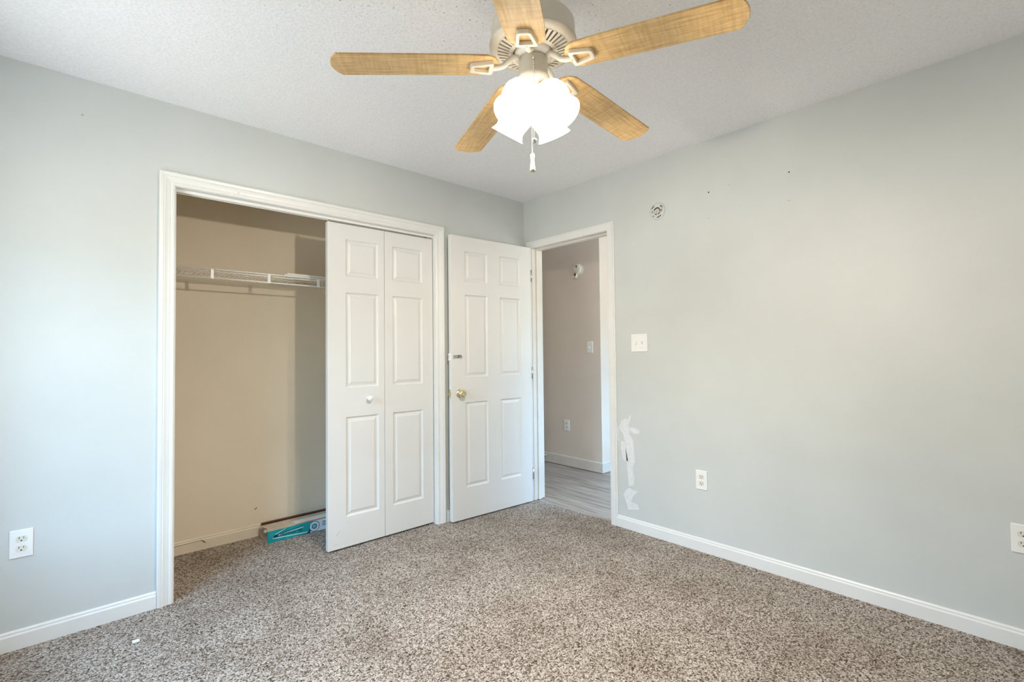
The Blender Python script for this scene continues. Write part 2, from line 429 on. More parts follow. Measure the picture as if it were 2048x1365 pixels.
struct('trim_4', bm, M['jamb'], 'warm white jamb with door stop lining the hall doorway', 'door jamb')
# sliding track under the closet head
bm = N()
bx(bm, (CX0+0.002, 0.036, CZ-0.003), (CX1-0.002, 0.068, CZ)); bx(bm, (CX0+0.002, 0.036, CZ-0.014), (CX1-0.002, 0.039, CZ-0.003)); bx(bm, (CX0+0.002, 0.065, CZ-0.014), (CX1-0.002, 0.068, CZ-0.003))
tr = obj('closet_track', bm, M['plate']); tag(tr, 'white metal sliding track under the closet head', 'door track')

# ------------------------------------------------------------------ panelled door leaves
def leaf(w, h, t, cols, rows):
    """slab from (0,0,0) to (w,t,h), raised panels on both faces (front is -y at y=0)"""
    bm = N()
    xs = sorted({0, w, *[c for p in cols for c in p]}); zs = sorted({0, h, *[c for p in rows for c in p]})
    for y, flip in ((0.0, False), (t, True)):
        g = [[bm.verts.new((x, y, z)) for z in zs] for x in xs]
        pan = []
        for i in range(len(xs)-1):
            for j in range(len(zs)-1):
                q = (g[i][j], g[i+1][j], g[i+1][j+1], g[i][j+1])
                f = bm.faces.new(q[::-1] if flip else q)
                if (xs[i], xs[i+1]) in cols and (zs[j], zs[j+1]) in rows: pan.append(f)
        bm.normal_update()
        bmesh.ops.inset_individual(bm, faces=pan, thickness=0.003, depth=-0.005)
        bmesh.ops.inset_individual(bm, faces=pan, thickness=0.009, depth=-0.0055)
        bmesh.ops.inset_individual(bm, faces=pan, thickness=0.005, depth=0.0)
        bmesh.ops.inset_individual(bm, faces=pan, thickness=0.023, depth=0.0055)
        bmesh.ops.inset_individual(bm, faces=pan, thickness=0.002, depth=0.002)
        if flip: gb = g
        else: ga = g
    nx, nz = len(xs), len(zs)
    for i in range(nx-1):
        bm.faces.new((ga[i][0], gb[i][0], gb[i+1][0], ga[i+1][0])); bm.faces.new((ga[i][-1], ga[i+1][-1], gb[i+1][-1], gb[i][-1]))
    for j in range(nz-1):
        bm.faces.new((ga[0][j], ga[0][j+1], gb[0][j+1], gb[0][j])); bm.faces.new((ga[-1][j], gb[-1][j], gb[-1][j+1], ga[-1][j+1]))
    return bm

# --- bedroom door, swung open against the closet wall
P0, P1 = Vector((-0.797, -0.074)), Vector((-0.046, -0.119))
d = P1-P0; DW = d.length
door = empty('door_1', (P0.x, P0.y, 0.010), math.atan2(d.y, d.x)); tag(door, 'white six panel door standing open beside the closet', 'door', kind='structure')
bm = leaf(DW, 2.026, 0.035, [(0.118, 0.318), (0.436, 0.638)], [(0.222, 0.828), (1.010, 1.604), (1.702, 1.920)])
obj('door_leaf', bm, M['door'], door, 0.0012, 1)
bm = N()                                 # brass knob with rosette, both sides
RX = Matrix.Rotation(math.pi/2, 4, 'X')
kp = [(0, 0.0), (0.030, 0.0), (0.031, 0.004), (0.026, 0.009), (0.013, 0.012), (0.011, 0.020), (0.013, 0.026), (0.022, 0.031),
      (0.0265, 0.039), (0.0265, 0.047), (0.022, 0.055), (0.012, 0.0575), (0.010, 0.055), (0.004, 0.055), (0.0, 0.055)]
lathe(bm, kp, 32, Matrix.Translation((0.066, 0, 0.897)) @ RX)
kp2 = [(r, -z) for r, z in kp]
kb = obj('door_knob', bm, M['brass'], door); kb['label'] = 'polished brass knob'
bm = N(); bx(bm, (-0.0018, 0.006, 0.868), (0.0002, 0.029, 0.926)); tube(bm, [(0.001, 0.0175, 0.897), (-0.011, 0.0175, 0.897)], [0.009, 0.007], 12)
lp = obj('latch_plate', bm, M['brass'], door, 0.0006, 1)
bm = N()                                 # leftover chrome slide bolt near the free edge
bx(bm, (0.012, -0.003, 1.146), (0.084, 0.0, 1.170)); tube(bm, [(0.02, -0.006, 1.160), (0.078, -0.006, 1.160)], 0.0045, 10)
tube(bm, [(0.066, -0.006, 1.160), (0.076, -0.013, 1.152), (0.078, -0.015, 1.148)], [0.004, 0.004, 0.006], 10)
bx(bm, (0.036, -0.011, 1.151), (0.044, -0.002, 1.169)); bx(bm, (0.058, -0.011, 1.151), (0.064, -0.002, 1.169))
tube(bm, [(0.030, -0.0105, 1.160), (0.074, -0.0105, 1.160)], 0.0015, 6)
dk = N(); bx(dk, (0.034, -0.0042, 1.1505), (0.070, -0.0028, 1.156)); bx(dk, (0.046, -0.0115, 1.1625), (0.076, -0.0105, 1.1665)); bx(dk, (0.066, -0.0162, 1.154), (0.081, -0.0150, 1.158))
sb = obj('slide_bolt', bm, M['chrome'], door, 0.0008, 1); sb['label'] = 'small worn chrome slide bolt'; obj('bolt_slot', dk, M['dark'], sb)
bm = N(); bx(bm, (-0.004, -0.002, 1.128), (0.0, 0.034, 1.182)); bx(bm, (-0.010, 0.006, 1.170), (-0.003, 0.028, 1.180)); bx(bm, (-0.010, 0.006, 1.132), (-0.003, 0.028, 1.142))
obj('strike_plate', bm, M['plate'], door, 0.001, 1)
for z in (0.22, 1.02, 1.80):
    bm = N(); tube(bm, [(DW+0.004, -0.003, z-0.045), (DW+0.004, -0.003, z+0.045)], 0.006, 10); obj('hinge', bm, M['chrome'], door)

# --- bifold closet door: two leaves, right half of the opening
F0, F1, F2 = Vector((-1.631, 0.030)), Vector((-1.2565, 0.026)), Vector((-0.884, 0.024))
bif = empty('door_2', (F2.x, F2.y, 0.012)); tag(bif, 'white bifold closet door of two panelled leaves closing the right half of the closet', 'closet door', kind='structure')
BROWS = [(0.184, 0.792), (0.974, 1.565), (1.667, 1.897)]
def bleaf(a, b, cols):
    d = b-a; w = d.length-0.0025
    o = obj('door_leaf', leaf(w, 1.990, 0.033, cols, BROWS), M['door'], bif, 0.0012, 1)
    o.location = (a.x-F2.x, a.y-F2.y, 0); o.rotation_euler = (0, 0, math.atan2(d.y, d.x)); return o
l1 = bleaf(F0, F1, [(0.113, 0.330)]); l2 = bleaf(F1, F2, [(0.058, 0.286)])
bm = N(); lathe(bm, [(0, 0), (0.011, 0), (0.010, 0.004), (0.007, 0.010), (0.009, 0.018), (0.0155, 0.024), (0.0175, 0.031), (0.0155, 0.038), (0.009, 0.0425), (0, 0.0435)], 28,
      Matrix.Translation((0.258, 0, 0.900)) @ RX)
k = obj('knob', bm, M['plate'], l1)
bm = N(); tube(bm, [(0.014, 0.016, 1.990), (0.014, 0.016, 2.006)], 0.005, 10); obj('guide_pin', bm, M['chrome'], l1)
bm = N(); bx(bm, (0.325, 0.004, 1.990), (0.365, 0.03, 1.998)); obj('pivot_bracket', bm, M['chrome'], l2)

# ------------------------------------------------------------------ ceiling fan
FC = Vector((-1.668, -1.766))
ZB = 2.093                                # blade plane
fan = empty('ceiling_fan', (FC.x, FC.y, H)); tag(fan, 'cream ceiling fan with five maple blades and four lit glass shades', 'ceiling fan')
zr = lambda z: z-H
bm = N()                                  # canopy and short rod
lathe(bm, [(0.0, 0.0), (0.070, 0.0), (0.072, -0.02), (0.062, -0.045), (0.030, -0.062), (0.016, -0.066), (0.016, -0.16), (0, -0.16)], 40)
obj('canopy', bm, M['almond'], fan)
# motor housing: dome, drum, slotted underside built as a ring of ribs with gaps between
bm = N()
lathe(bm, [(0.0, zr(2.300)), (0.05, zr(2.297)), (0.10, zr(2.286)), (0.128, zr(2.272)), (0.136, zr(2.262)), (0.1375, zr(2.235)), (0.1385, zr(2.206)),
           (0.1430, zr(2.200)), (0.1440, zr(2.195)), (0.1415, zr(2.191)), (0.132, zr(2.186)), (0.117, zr(2.181)), (0.115, zr(2.184)),
           (0.129, zr(2.190)), (0.132, zr(2.200)), (0.130, zr(2.250)), (0.10, zr(2.270)), (0, zr(2.28))], 72)
NS = 40
for i in range(NS):                        # ribs between the slots
    a = 2*math.pi*i/NS; w = 0.0036
    m4 = Matrix.Rotation(a, 4, 'Z')
    v = [bm.verts.new(m4 @ Vector(p)) for p in ((0.076, -w*0.85, zr(2.170)), (0.118, -w*1.55, zr(2.1805)), (0.118, w*1.55, zr(2.1805)), (0.076, w*0.85, zr(2.170)),
                                               (0.076, -w*0.85, zr(2.175)), (0.118, -w*1.55, zr(2.1855)), (0.118, w*1.55, zr(2.1855)), (0.076, w*0.85, zr(2.175)))]
    for q in ((0, 1, 2, 3), (7, 6, 5, 4), (0, 4, 5, 1), (1, 5, 6, 2), (2, 6, 7, 3), (3, 7, 4, 0)): bm.faces.new([v[x] for x in q])
lathe(bm, [(0.080, zr(2.171)), (0.070, zr(2.168)), (0.066, zr(2.170)), (0.066, zr(2.190)), (0.070, zr(2.190)), (0.080, zr(2.176)), (0.080, zr(2.171))], 60)
mh = obj('motor_housing', bm, M['almond'], fan)
bm = N(); lathe(bm, [(0, zr(2.215)), (0.126, zr(2.215)), (0.126, zr(2.205)), (0, zr(2.205))], 40)
cv = obj('motor_core', bm, M['cardboard'], fan)
bm = N()                                   # flywheel and switch housing
lathe(bm, [(0, zr(2.200)), (0.060, zr(2.200)), (0.062, zr(2.180)), (0.060, zr(2.160)), (0.040, zr(2.156)), (0.040, zr(2.150)), (0, zr(2.150))], 48)
obj('flywheel', bm, M['ivory'], fan)
bm = N()
lathe(bm, [(0, zr(2.152)), (0.044, zr(2.152)), (0.0475, zr(2.148)), (0.0475, zr(2.096)), (0.0515, zr(2.092)), (0.0525, zr(2.084)), (0.049, zr(2.072)), (0.040, zr(2.066)),
           (0.037, zr(2.064)), (0.037, zr(2.050)), (0.030, zr(2.046)), (0.026, zr(2.030)), (0.024, zr(2.00)), (0.022, zr(1.972)), (0.016, zr(1.962)), (0, zr(1.960))], 48)
sw = obj('switch_housing', bm, M['almond'], fan)
bm = N(); lathe(bm, [(0, 0), (0.0042, 0), (0.0042, 0.008), (0.0025, 0.010), (0, 0.010)], 14, Matrix.Translation((-0.0335, -0.0335, zr(2.128))) @ Matrix.Rotation(math.pi/2, 4, (1, -1, 0)))
obj('chain_eyelet', bm, M['brass'], sw)

# blade with its bracket
BW, R0, R1 = 0.1255, 0.118, 0.640
def blade_poly():
    h = BW/2; p = []
    p += [(R0+0.034, -h*0.93), (R0+0.012, -h*0.72), (R0, -h*0.35), (R0, h*0.35), (R0+0.012, h*0.72), (R0+0.034, h*0.93)]
    p += [(R0+0.12, h*0.985), (R1-0.040, h), (R1-0.034, h*0.985)]
    for i in range(0, 15):
        a = math.radians(47-i*94/14); p.append((R1-0.0885+0.0885*math.cos(a), 0.0885*math.sin(a)))
    p += [(R1-0.034, -h*0.985), (R1-0.040, -h), (R0+0.12, -h*0.985)]
    return p
bm = N(); prism(bm, blade_poly(), -0.003, 0.003)
def put_blade(o, ang):
    o.location = (0, 0, zr(ZB+0.042)); o.rotation_euler = (PIT, math.radians(3.75), ang)
PIT = math.radians(-4.3)
b0 = obj('blade', bm, M['maple'], fan, 0.0012, 2)
bm = N()
def rr(poly, r, n=4):
    out = []
    k = len(poly)
    for i in range(k):
        p, a, b = Vector(poly[i]), Vector(poly[i-1]), Vector(poly[(i+1) % k])
        u, v = (a-p).normalized(), (b-p).normalized()
        for j in range(n+1):
            s = j/n; q = p+u*r*(1-s)**2+v*r*s**2
            out.append((q.x, q.y))
    return out
og = rr([(0.134, -0.036), (0.208, -0.021), (0.208, 0.021), (0.134, 0.036)], 0.010)
ig = rr([(0.147, -0.0225), (0.196, -0.0115), (0.196, 0.0115), (0.147, 0.0225)], 0.006)
ring_prism(bm, og, ig, -0.0165, -0.003)
tube(bm, [(0.050, 0, 0.024), (0.066, 0, 0.022), (0.082, 0, 0.012), (0.098, 0, -0.003), (0.114, 0, -0.009), (0.140, 0, -0.011)], [0.010, 0.010, 0.0095, 0.009, 0.0085, 0.008], 12)
br = obj('blade_bracket', bm, M['almond'], b0, 0.0025, 2, 0.9)
A0 = math.radians(145.0)
put_blade(b0, A0)
for kk in range(1, 5):
    put_blade(copy_tree(b0, fan), A0+kk*2*math.pi/5)

# four tulip glass shades on short arms, tilted outward
TILT = math.radians(36)
SP = [(0.020, 0.0), (0.031, 0.003), (0.046, 0.014), (0.057, 0.030), (0.0625, 0.048), (0.061, 0.067), (0.055, 0.086), (0.0505, 0.100), (0.0505, 0.110), (0.055, 0.121), (0.0615, 0.130)]
bm = N()
prof = SP+[(r-0.003, z) for r, z in SP[::-1]]
lathe(bm, [(r*0.955, -z) for r, z in prof], 40)
s0 = obj('lamp_shade', bm, M['glow'], fan)
bm = N()                                   # socket cup joining shade and stem
lathe(bm, [(0, 0.034), (0.011, 0.034), (0.013, 0.020), (0.022, 0.008), (0.0235, -0.006), (0.020, -0.010), (0, -0.010)], 28)
obj('socket', bm, M['almond'], s0)
BASE = math.radians(47.3)                  # direction the camera looks, in plan
spots = []
for kk in range(4):
    a = BASE+math.radians(45+5)+kk*math.pi/2
    o = s0 if kk == 0 else copy_tree(s0, fan)
    hd = Vector((math.cos(a), math.sin(a), 0))
    o.location = hd*0.039+Vector((0, 0, zr(2.040)))
    o.rotation_euler = (hd*math.sin(TILT)+Vector((0, 0, -math.cos(TILT)))).to_track_quat('-Z', 'Y').to_euler()
    ax = hd*math.sin(TILT)+Vector((0, 0, -math.cos(TILT)))
    L = bpy.data.lights.new('fan_bulb', 'SPOT'); L.energy = LAMP_SPOT; L.color = (1.0, 0.90, 0.76)
    L.spot_size = math.radians(172); L.spot_blend = 0.6; L.shadow_soft_size = 0.022
    lo = bpy.data.objects.new('fan_bulb', L); C.objects.link(lo)
    lo.location = Vector((FC.x, FC.y, 2.040))+hd*0.039+ax*0.138
    lo.rotation_euler = ax.to_track_quat('-Z', 'Y').to_euler()

def chain(x, y, z0, z1):
    bm = N(); n = int((z0-z1)/0.0045)
    for i in range(n):
        z = z0-(i+0.5)*(z0-z1)/n
        lathe(bm, [(0, 0.0019), (0.0014, 0.0012), (0.0019, 0), (0.0014, -0.0012), (0, -0.0019)], 6, Matrix.Translation((x, y, z)))
    tube(bm, [(x, y, z0), (x, y, z1)], 0.0005, 5)
    return bm
cx, cy = -0.034-0.004, -0.034-0.004
c1 = obj('pull_chain', chain(cx, cy, zr(2.124), zr(1.866)), M['chrome'], fan)
bm = N(); lathe(bm, [(0, 0.0085), (0.004, 0.0078), (0.0072, 0.0045), (0.0085, 0), (0.0072, -0.0045), (0.004, -0.0078), (0, -0.0085)], 20, Matrix.Translation((cx+0.002, cy+0.002, zr(1.861))))
pb = obj('pull_ball', bm, M['chrome'], c1)
c2 = obj('pull_chain', chain(cx-0.0085, cy+0.0005, zr(2.030), zr(1.815)), M['chrome'], fan)
bm = N(); lathe(bm, [(0, 0.004), (0.004, 0.004), (0.0068, 0.0), (0.0068, -0.010), (0.0052, -0.014), (0.0056, -0.022), (0.0085, -0.047), (0.0085, -0.052), (0.006, -0.054), (0, -0.054)], 20,
                Matrix.Translation((cx-0.0085, cy+0.0005, zr(1.813))))
pf = obj('pull_fob', bm, M['tanfob'], c2)

# ------------------------------------------------------------------ wire shelf in the closet
SY0, SY1, SZ = 0.350, 0.650, 1.690
sh = empty('wire_shelf', (CLX0, SY1, SZ)); tag(sh, 'white wire shelf fixed across the closet back wall', 'shelf')
def rel(p): return (p[0]-CLX0, p[1]-SY1, p[2]-SZ)
xa, xb = CLX0+0.004, CLX1-0.004
bm = N()
n = int((xb-xa)/0.0254)
for i in range(n):
    x = xa+0.012+i*0.0254
    tube(bm, [rel((x, SY0, SZ+0.004)), rel((x, SY1-0.002, SZ+0.004))], 0.0015, 5)
obj('deck_wires', bm, M['wire'], sh)
bm = N()
for y, z, r in ((SY0, SZ+0.004, 0.0042), (SY0+0.012, SZ-0.008, 0.0036), (0.50, SZ-0.001, 0.0028), (SY1-0.004, SZ, 0.0028)):
    tube(bm, [rel((xa, y, z)), rel((xb, y, z))], r, 8)
obj('shelf_rails', bm, M['wire'], sh)
bm = N(); tube(bm, [rel((xa, SY0, SZ-0.047)), rel((xb, SY0, SZ-0.047))], 0.0042, 8)
obj('hang_rail', bm, M['wire'], sh)
xk = -2.174-0.305
while xk < xb:
    if xk > xa:
        bm = N(); bx(bm, rel((xk-0.008, SY0-0.005, SZ-0.052)), rel((xk+0.008, SY0+0.005, SZ+0.001)))
        obj('rail_clip', bm, M['plate'], sh, 0.001, 1)
    xk += 0.305
# white boards lying on the shelf, a loose cord hanging off it
bm = N(); bx(bm, (0, 0, 0), (0.40, 0.11, 0.010))
o = obj('shelf_board', bm, M['plate'], None, 0.0015, 1); o.location = (-1.775, SY0+0.008, SZ+0.0076); o.rotation_euler = (0, 0, math.radians(1.5))
tag(o, 'long flat white board lying directly on the wire shelf near the bifold door', 'board')
bm = N(); bx(bm, (0, 0, 0), (0.37, 0.10, 0.009))
o = obj('shelf_board', bm, M['plate'], None, 0.0015, 1); o.location = (-1.757, SY0+0.014, SZ+0.0178); o.rotation_euler = (0, 0, math.radians(1.5))
tag(o, 'slightly shorter white board stacked on top of the long board on the wire shelf', 'board')
bm = N(); tube(bm, [(-1.545, 0.3465, 1.694), (-1.543, 0.3440, 1.66), (-1.532, 0.3445, 1.62), (-1.512, 0.346, 1.585), (-1.485, 0.348, 1.552), (-1.445, 0.349, 1.535)], 0.0014, 6)
o = obj('loose_cord', bm, M['wire']); tag(o, 'thin white cord dangling from the wire shelf beside the bifold door', 'cord')

# ------------------------------------------------------------------ long teal carton on the closet floor
BL, BWD, BH, BT = 0.86, 0.150, 0.074, 0.003
cart = empty('carton', (-1.843, 0.457, 0.001), math.radians(0.6)); tag(cart, 'long teal and white cardboard carton on the closet floor', 'box')
bm = N()
bx(bm, (0, 0, 0), (BL, BT, BH), 1)
bx(bm, (0, BWD-BT, 0), (BL, BWD, BH)); bx(bm, (0, BT, 0), (BL, BWD-BT, BT))
bx(bm, (BL-BT, BT, BT), (BL, BWD-BT, BH))
obj('box_body', bm, [M['cardboard'], M['teal']], cart)
bm = N()                                  # torn top flap at the open end
prism(bm, [(0.0, 0.0), (0.17, 0.0), (0.176, 0.03), (0.168, 0.06), (0.183, 0.10), (0.172, 0.135), (0.06, 0.138), (0.0, 0.12), (0.012, 0.06)], BH, BH+0.0025)
obj('top_flap', bm, M['cardboard'], cart)
bm = N(); v = [bm.verts.new(p) for p in ((0, 0.004, BH), (-0.010, 0.015, BH-0.008), (-0.012, 0.05, BH-0.010), (0, 0.055, BH+0.002), (0.002, 0.004, BH+0.002), (0.002, 0.055, BH+0.004))]
bm.faces.new((v[0], v[1], v[2], v[3])); bm.faces.new((v[4], v[5], v[2], v[1])); bm.faces.new((v[0], v[4], v[1])); bm.faces.new((v[3], v[2], v[5])); bm.faces.new((v[0], v[3], v[5], v[4]))
obj('end_flap', bm, M['cardboard'], cart)
PY = -0.0007
def printed(name, poly, mat, y=PY):
    bm = N(); vv = [bm.verts.new((x, y, z)) for x, z in poly]; ww = [bm.verts.new((x, 0.0002, z)) for x, z in poly]
    k = len(poly); bm.faces.new(vv); bm.faces.new(ww[::-1])
    for i in range(k): bm.faces.new((vv[i], ww[i], ww[(i+1) % k], vv[(i+1) % k]))
    return obj(name, bm, mat, cart)
printed('printed_panel', [(0.262, 0.001), (0.86, 0.001), (0.86, 0.073), (0.285, 0.073), (0.262, 0.060)], M['skyprint'])
def circ(cx_, cz_, r, n=28): return [(cx_+r*math.cos(2*math.pi*i/n), cz_+r*math.sin(2*math.pi*i/n)) for i in range(n)]
for r, mm, y in ((0.035, 'navy', -0.0010), (0.031, 'skyprint', -0.0013), (0.018, 'navy', -0.0016), (0.0155, 'teal', -0.0019)):
    printed('emblem_ring', circ(0.292, 0.037, r), M[mm], y)
printed('emblem_band', [(0.244, 0.001), (0.262, 0.001), (0.270, 0.018), (0.262, 0.022)], M['navy'], -0.0009)
printed('pencil_stripe', [(0.045, 0.040), (0.215, 0.058), (0.215, 0.061), (0.045, 0.043)], M['navy'], -0.0009)
printed('pencil_stripe', [(0.036, 0.0335), (0.22, 0.0495), (0.22, 0.052), (0.036, 0.0365)], M['silver'], -0.0009)
printed('pencil_stripe', [(0.042, 0.046), (0.108, 0.071), (0.110, 0.070), (0.048, 0.0445)], M['silver'], -0.0011)
printed('pencil_stripe', [(0.03, 0.026), (0.20, 0.0145), (0.25, 0.012), (0.25, 0.009), (0.20, 0.0105), (0.03, 0.022)], M['silver'], -0.0009)
printed('pencil_tip', [(0.036, 0.024), (0.062, 0.030), (0.062, 0.042), (0.036, 0.040)], M['navy'], -0.0012)
for z in (0.054, 0.046, 0.036, 0.028):
    printed('text_line', [(0.345, z), (0.43, z), (0.43, z+0.004), (0.345, z+0.004)], M['navy'] if z in (0.054, 0.036) else M['teal'], -0.0010)
def lettering(txt, size, x, z, mat, y, shear=0.0, sx=1.0):
    cu_ = bpy.data.curves.new('lettering', 'FONT'); cu_.body = txt; cu_.size = size; cu_.extrude = 0.0003; cu_.shear = shear
    t = bpy.data.objects.new('lettering_source', cu_); C.objects.link(t)
    me = bpy.data.meshes.new_from_object(t.evaluated_get(bpy.context.evaluated_depsgraph_get()))
    bpy.data.objects.remove(t); me.materials.clear(); me.materials.append(mat)
    o = bpy.data.objects.new('lettering', me); C.objects.link(o); o.parent = cart
    o.location = (x, y, z); o.rotation_euler = (math.pi/2, 0, 0); o.scale = (sx, 1, 1); return o
lettering('TRIMMASTER', 0.024, 0.070, 0.026, M['navy'], -0.0015, 0.2, 1.02)
lettering('33', 0.020, 0.2805, 0.030, M['skyprint'], -0.0023)
bm = N(); bx(bm, (0.14, 0.018, BH-0.012), (BL-0.01, 0.032, BH-0.003)); obj('inner_strip', bm, M['tanwood'], cart)
bm = N(); bx(bm, (0.14, 0.05, 0.045), (BL-0.01, 0.135, 0.062)); obj('inner_liner', bm, M['plate'], cart)
# dark wooden stick resting along the back of the carton, against the baseboard
bm = N(); bx(bm, (-1.833, 0.618, 0.0), (-0.93, 0.6425, 0.084))
o = obj('wood_strip', bm, M['stick'], None, 0.002, 1); tag(o, 'dark brown wooden strip standing on edge behind the teal carton', 'wood strip')

# ------------------------------------------------------------------ plates, outlets, detectors
def outlet(loc, rz, label, group):
    t = empty('wall_outlet', loc, rz); tag(t, label, 'electrical outlet', group)
    bm = N(); bx(bm, (-0.035, -0.0055, -0.057), (0.035, 0.0, 0.057))
    obj('cover_plate', bm, M['plate'], t, 0.0035, 3)
    for s in (1, -1):
        bm = N(); z = s*0.0195
        pts = [(0.0165*math.cos(a)*1.04, z+max(-0.0125, min(0.0125, 0.0165*math.sin(a)))) for a in [2*math.pi*i/28 for i in range(28)]]
        vv = [[bm.verts.new((x, y, q)) for x, q in pts] for y in (-0.0072, -0.005)]
        bm.faces.new(vv[0]); bm.faces.new(vv[1][::-1])
        for i in range(28): bm.faces.new((vv[0][i], vv[1][i], vv[1][(i+1) % 28], vv[0][(i+1) % 28]))
        so = obj('socket', bm, M['ivory'], t)
        bm = N()
        bx(bm, (-0.0078, -0.0076, z+0.0005), (-0.0056, -0.0071, z+0.0085)); bx(bm, (0.0056, -0.0076, z+0.0012), (0.0076, -0.0071, z+0.0078))
        tube(bm, [(0, -0.0071, z-0.0065), (0, -0.0076, z-0.0065)], 0.0028, 10)
        obj('slots', bm, M['dark'], so)
    bm = N(); lathe(bm, [(0, 0.0), (0.003, 0.0), (0.0028, 0.0012), (0, 0.0014)], 12, Matrix.Translation((0, -0.0055, 0)) @ RX); obj('screw', bm, M['plate'], t)
    return t
EAST = -math.pi/2
# plates on the east wall face -x: local -y must map to world -x
outlet((-2.9165, 0.0, 0.4255), 0.0, 'white duplex outlet low on the sage wall left of the closet', 'wall outlets')
outlet((0.0, -1.494, 0.4215), -math.pi/2, 'white duplex outlet on the right wall between doorway putty and far outlet', 'wall outlets')
outlet((0.0, -2.809, 0.4335), -math.pi/2, 'white duplex outlet cut off by the right edge of the picture', 'wall outlets')
outlet((HX, 0.506, 0.4225), -math.pi/2, 'small white outlet low on the beige hall wall', 'wall outlets')
def switch(loc, rz, gangs, label, group, w):
    t = empty('light_switch', loc, rz); tag(t, label, 'light switch', group)
    bm = N(); bx(bm, (-w/2, -0.0055, -0.0585), (w/2, 0, 0.0585)); obj('cover_plate', bm, M['plate'], t, 0.0035, 3)
    for i in range(gangs):
        x = (i-(gangs-1)/2)*0.046
        bm = N(); bx(bm, (x-0.0052, -0.0058, -0.012), (x+0.0052, -0.0052, 0.012)); obj('toggle_slot', bm, M['ivory'], t)
        s = -1 if i == 0 else 1
        bm = N(); vv = [bm.verts.new(p) for p in ((x-0.0042, -0.005, -0.010), (x+0.0042, -0.005, -0.010), (x+0.0042, -0.005, 0.010), (x-0.0042, -0.005, 0.010),
                                                (x-0.0034, -0.017, s*0.007-0.0035), (x+0.0034, -0.017, s*0.007-0.0035), (x+0.0034, -0.017, s*0.007+0.0035), (x-0.0034, -0.017, s*0.007+0.0035))]
        for q in ((0, 1, 2, 3), (7, 6, 5, 4), (0, 4, 5, 1), (1, 5, 6, 2), (2, 6, 7, 3), (3, 7, 4, 0)): bm.faces.new([vv[k_] for k_ in q])
        obj('toggle', bm, M['plate'], t, 0.001, 1)
        for z in (0.030, -0.030):
            bm = N(); lathe(bm, [(0, 0.0), (0.003, 0.0), (0.0028, 0.0012), (0, 0.0014)], 12, Matrix.Translation((x, -0.0055, z)) @ RX); obj('screw', bm, M['plate'], t)
    return t
switch((0.0, -1.085, 1.248), -math.pi/2, 2, 'white double light switch on the wall right of the doorway', 'light switches', 0.122)
switch((HX, 0.187, 1.240), -math.pi/2, 1, 'small white single light switch on the beige hall wall', 'light switches', 0.074)

# bare smoke detector mounting base, high on the east wall
t = empty('detector_base', (0, -1.234, 2.092), -math.pi/2); tag(t, 'bare white detector mounting ring with dark slots high on the right wall', 'smoke detector base')
bm = N(); lathe(bm, [(0, 0.004), (0.019, 0.004), (0.019, 0.006), (0.040, 0.007), (0.050, 0.006), (0.055, 0.002), (0.055, 0.0), (0, 0.0)], 48, RX)
obj('mounting_ring', bm, M['sage'], t)
bm = N()
def arc(bm, r, a0, a1, w, y=-0.0075, n=10):
    tube(bm, [(r*math.cos(math.radians(a0+(a1-a0)*i/n)), y, r*math.sin(math.radians(a0+(a1-a0)*i/n))) for i in range(n+1)], w, 6)
arc(bm, 0.041, 118, 150, 0.0024); arc(bm, 0.041, 22, 48, 0.0024); arc(bm, 0.041, 270, 312, 0.0026)
arc(bm, 0.021, 40, 160, 0.0030, -0.006); arc(bm, 0.021, -10, 30, 0.0024, -0.006); arc(bm, 0.021, 235, 262, 0.0028, -0.006); arc(bm, 0.021, 290, 330, 0.0022, -0.006)
for x, z, r in ((-0.027, -0.028, 0.0038), (0.026, 0.026, 0.0032)): lathe(bm, [(0, 0.0078), (r, 0.0078), (r, 0.005), (0, 0.005)], 12, Matrix.Translation((x, 0, z)) @ RX)
for sx_ in (-1, 1): arc_pts = [(sx_*0.033+0.0035*math.cos(a), -0.0072, 0.007*math.sin(a)) for a in [2*math.pi*i/16 for i in range(17)]]; tube(bm, arc_pts, 0.0011, 5, 0, False)
tube(bm, [(-0.002, -0.0075, 0.005), (0.004, -0.0075, 0.002)], 0.0016, 6); tube(bm, [(-0.006, -0.0075, -0.009), (0.003, -0.0075, -0.005)], 0.0016, 6)
obj('slots', bm, M['dark'], t)
bm = N(); lathe(bm, [(0, 0.0072), (0.010, 0.0072), (0.0165, 0.0066), (0.0165, 0.003), (0, 0.003)], 28, RX); obj('wire_plug', bm, M['almond'], t)

# hall smoke detector with its battery door hanging open
t = empty('smoke_detector', (HX, 0.318, 2.045), -math.pi/2); tag(t, 'round white smoke detector with open battery door on the hall wall', 'smoke detector')
bm = N(); lathe(bm, [(0, 0), (0.060, 0), (0.062, 0.005), (0.060, 0.010), (0.055, 0.011), (0.055, 0.0), (0, 0.0)], 44, RX); obj('mount_plate', bm, M['ivory'], t)
bm = N(); lathe(bm, [(0, 0.008), (0.053, 0.008), (0.055, 0.014), (0.054, 0.030), (0.049, 0.037), (0.020, 0.040), (0, 0.040)], 44, RX); obj('detector_body', bm, M['ivory'], t)
bm = N(); bx(bm, (-0.007, -0.041, 0.016), (0.006, -0.0365, 0.040)); obj('test_button', bm, M['dark'], t, 0.001, 1)
bm = N(); bx(bm, (-0.010, -0.040, -0.068), (0.018, -0.012, -0.044)); o = obj('battery_bay', bm, M['dark'], t)
o.rotation_euler = (0, math.radians(20), 0)
bm = N(); bx(bm, (0.014, -0.044, -0.085), (0.022, -0.012, -0.040)); bx(bm, (-0.028, -0.046, -0.090), (0.022, -0.012, -0.080)); bx(bm, (-0.036, -0.044, -0.096), (-0.018, -0.014, -0.084))
o = obj('battery_door', bm, M['ivory'], t, 0.001, 1); o.rotation_euler = (0, math.radians(20), 0)

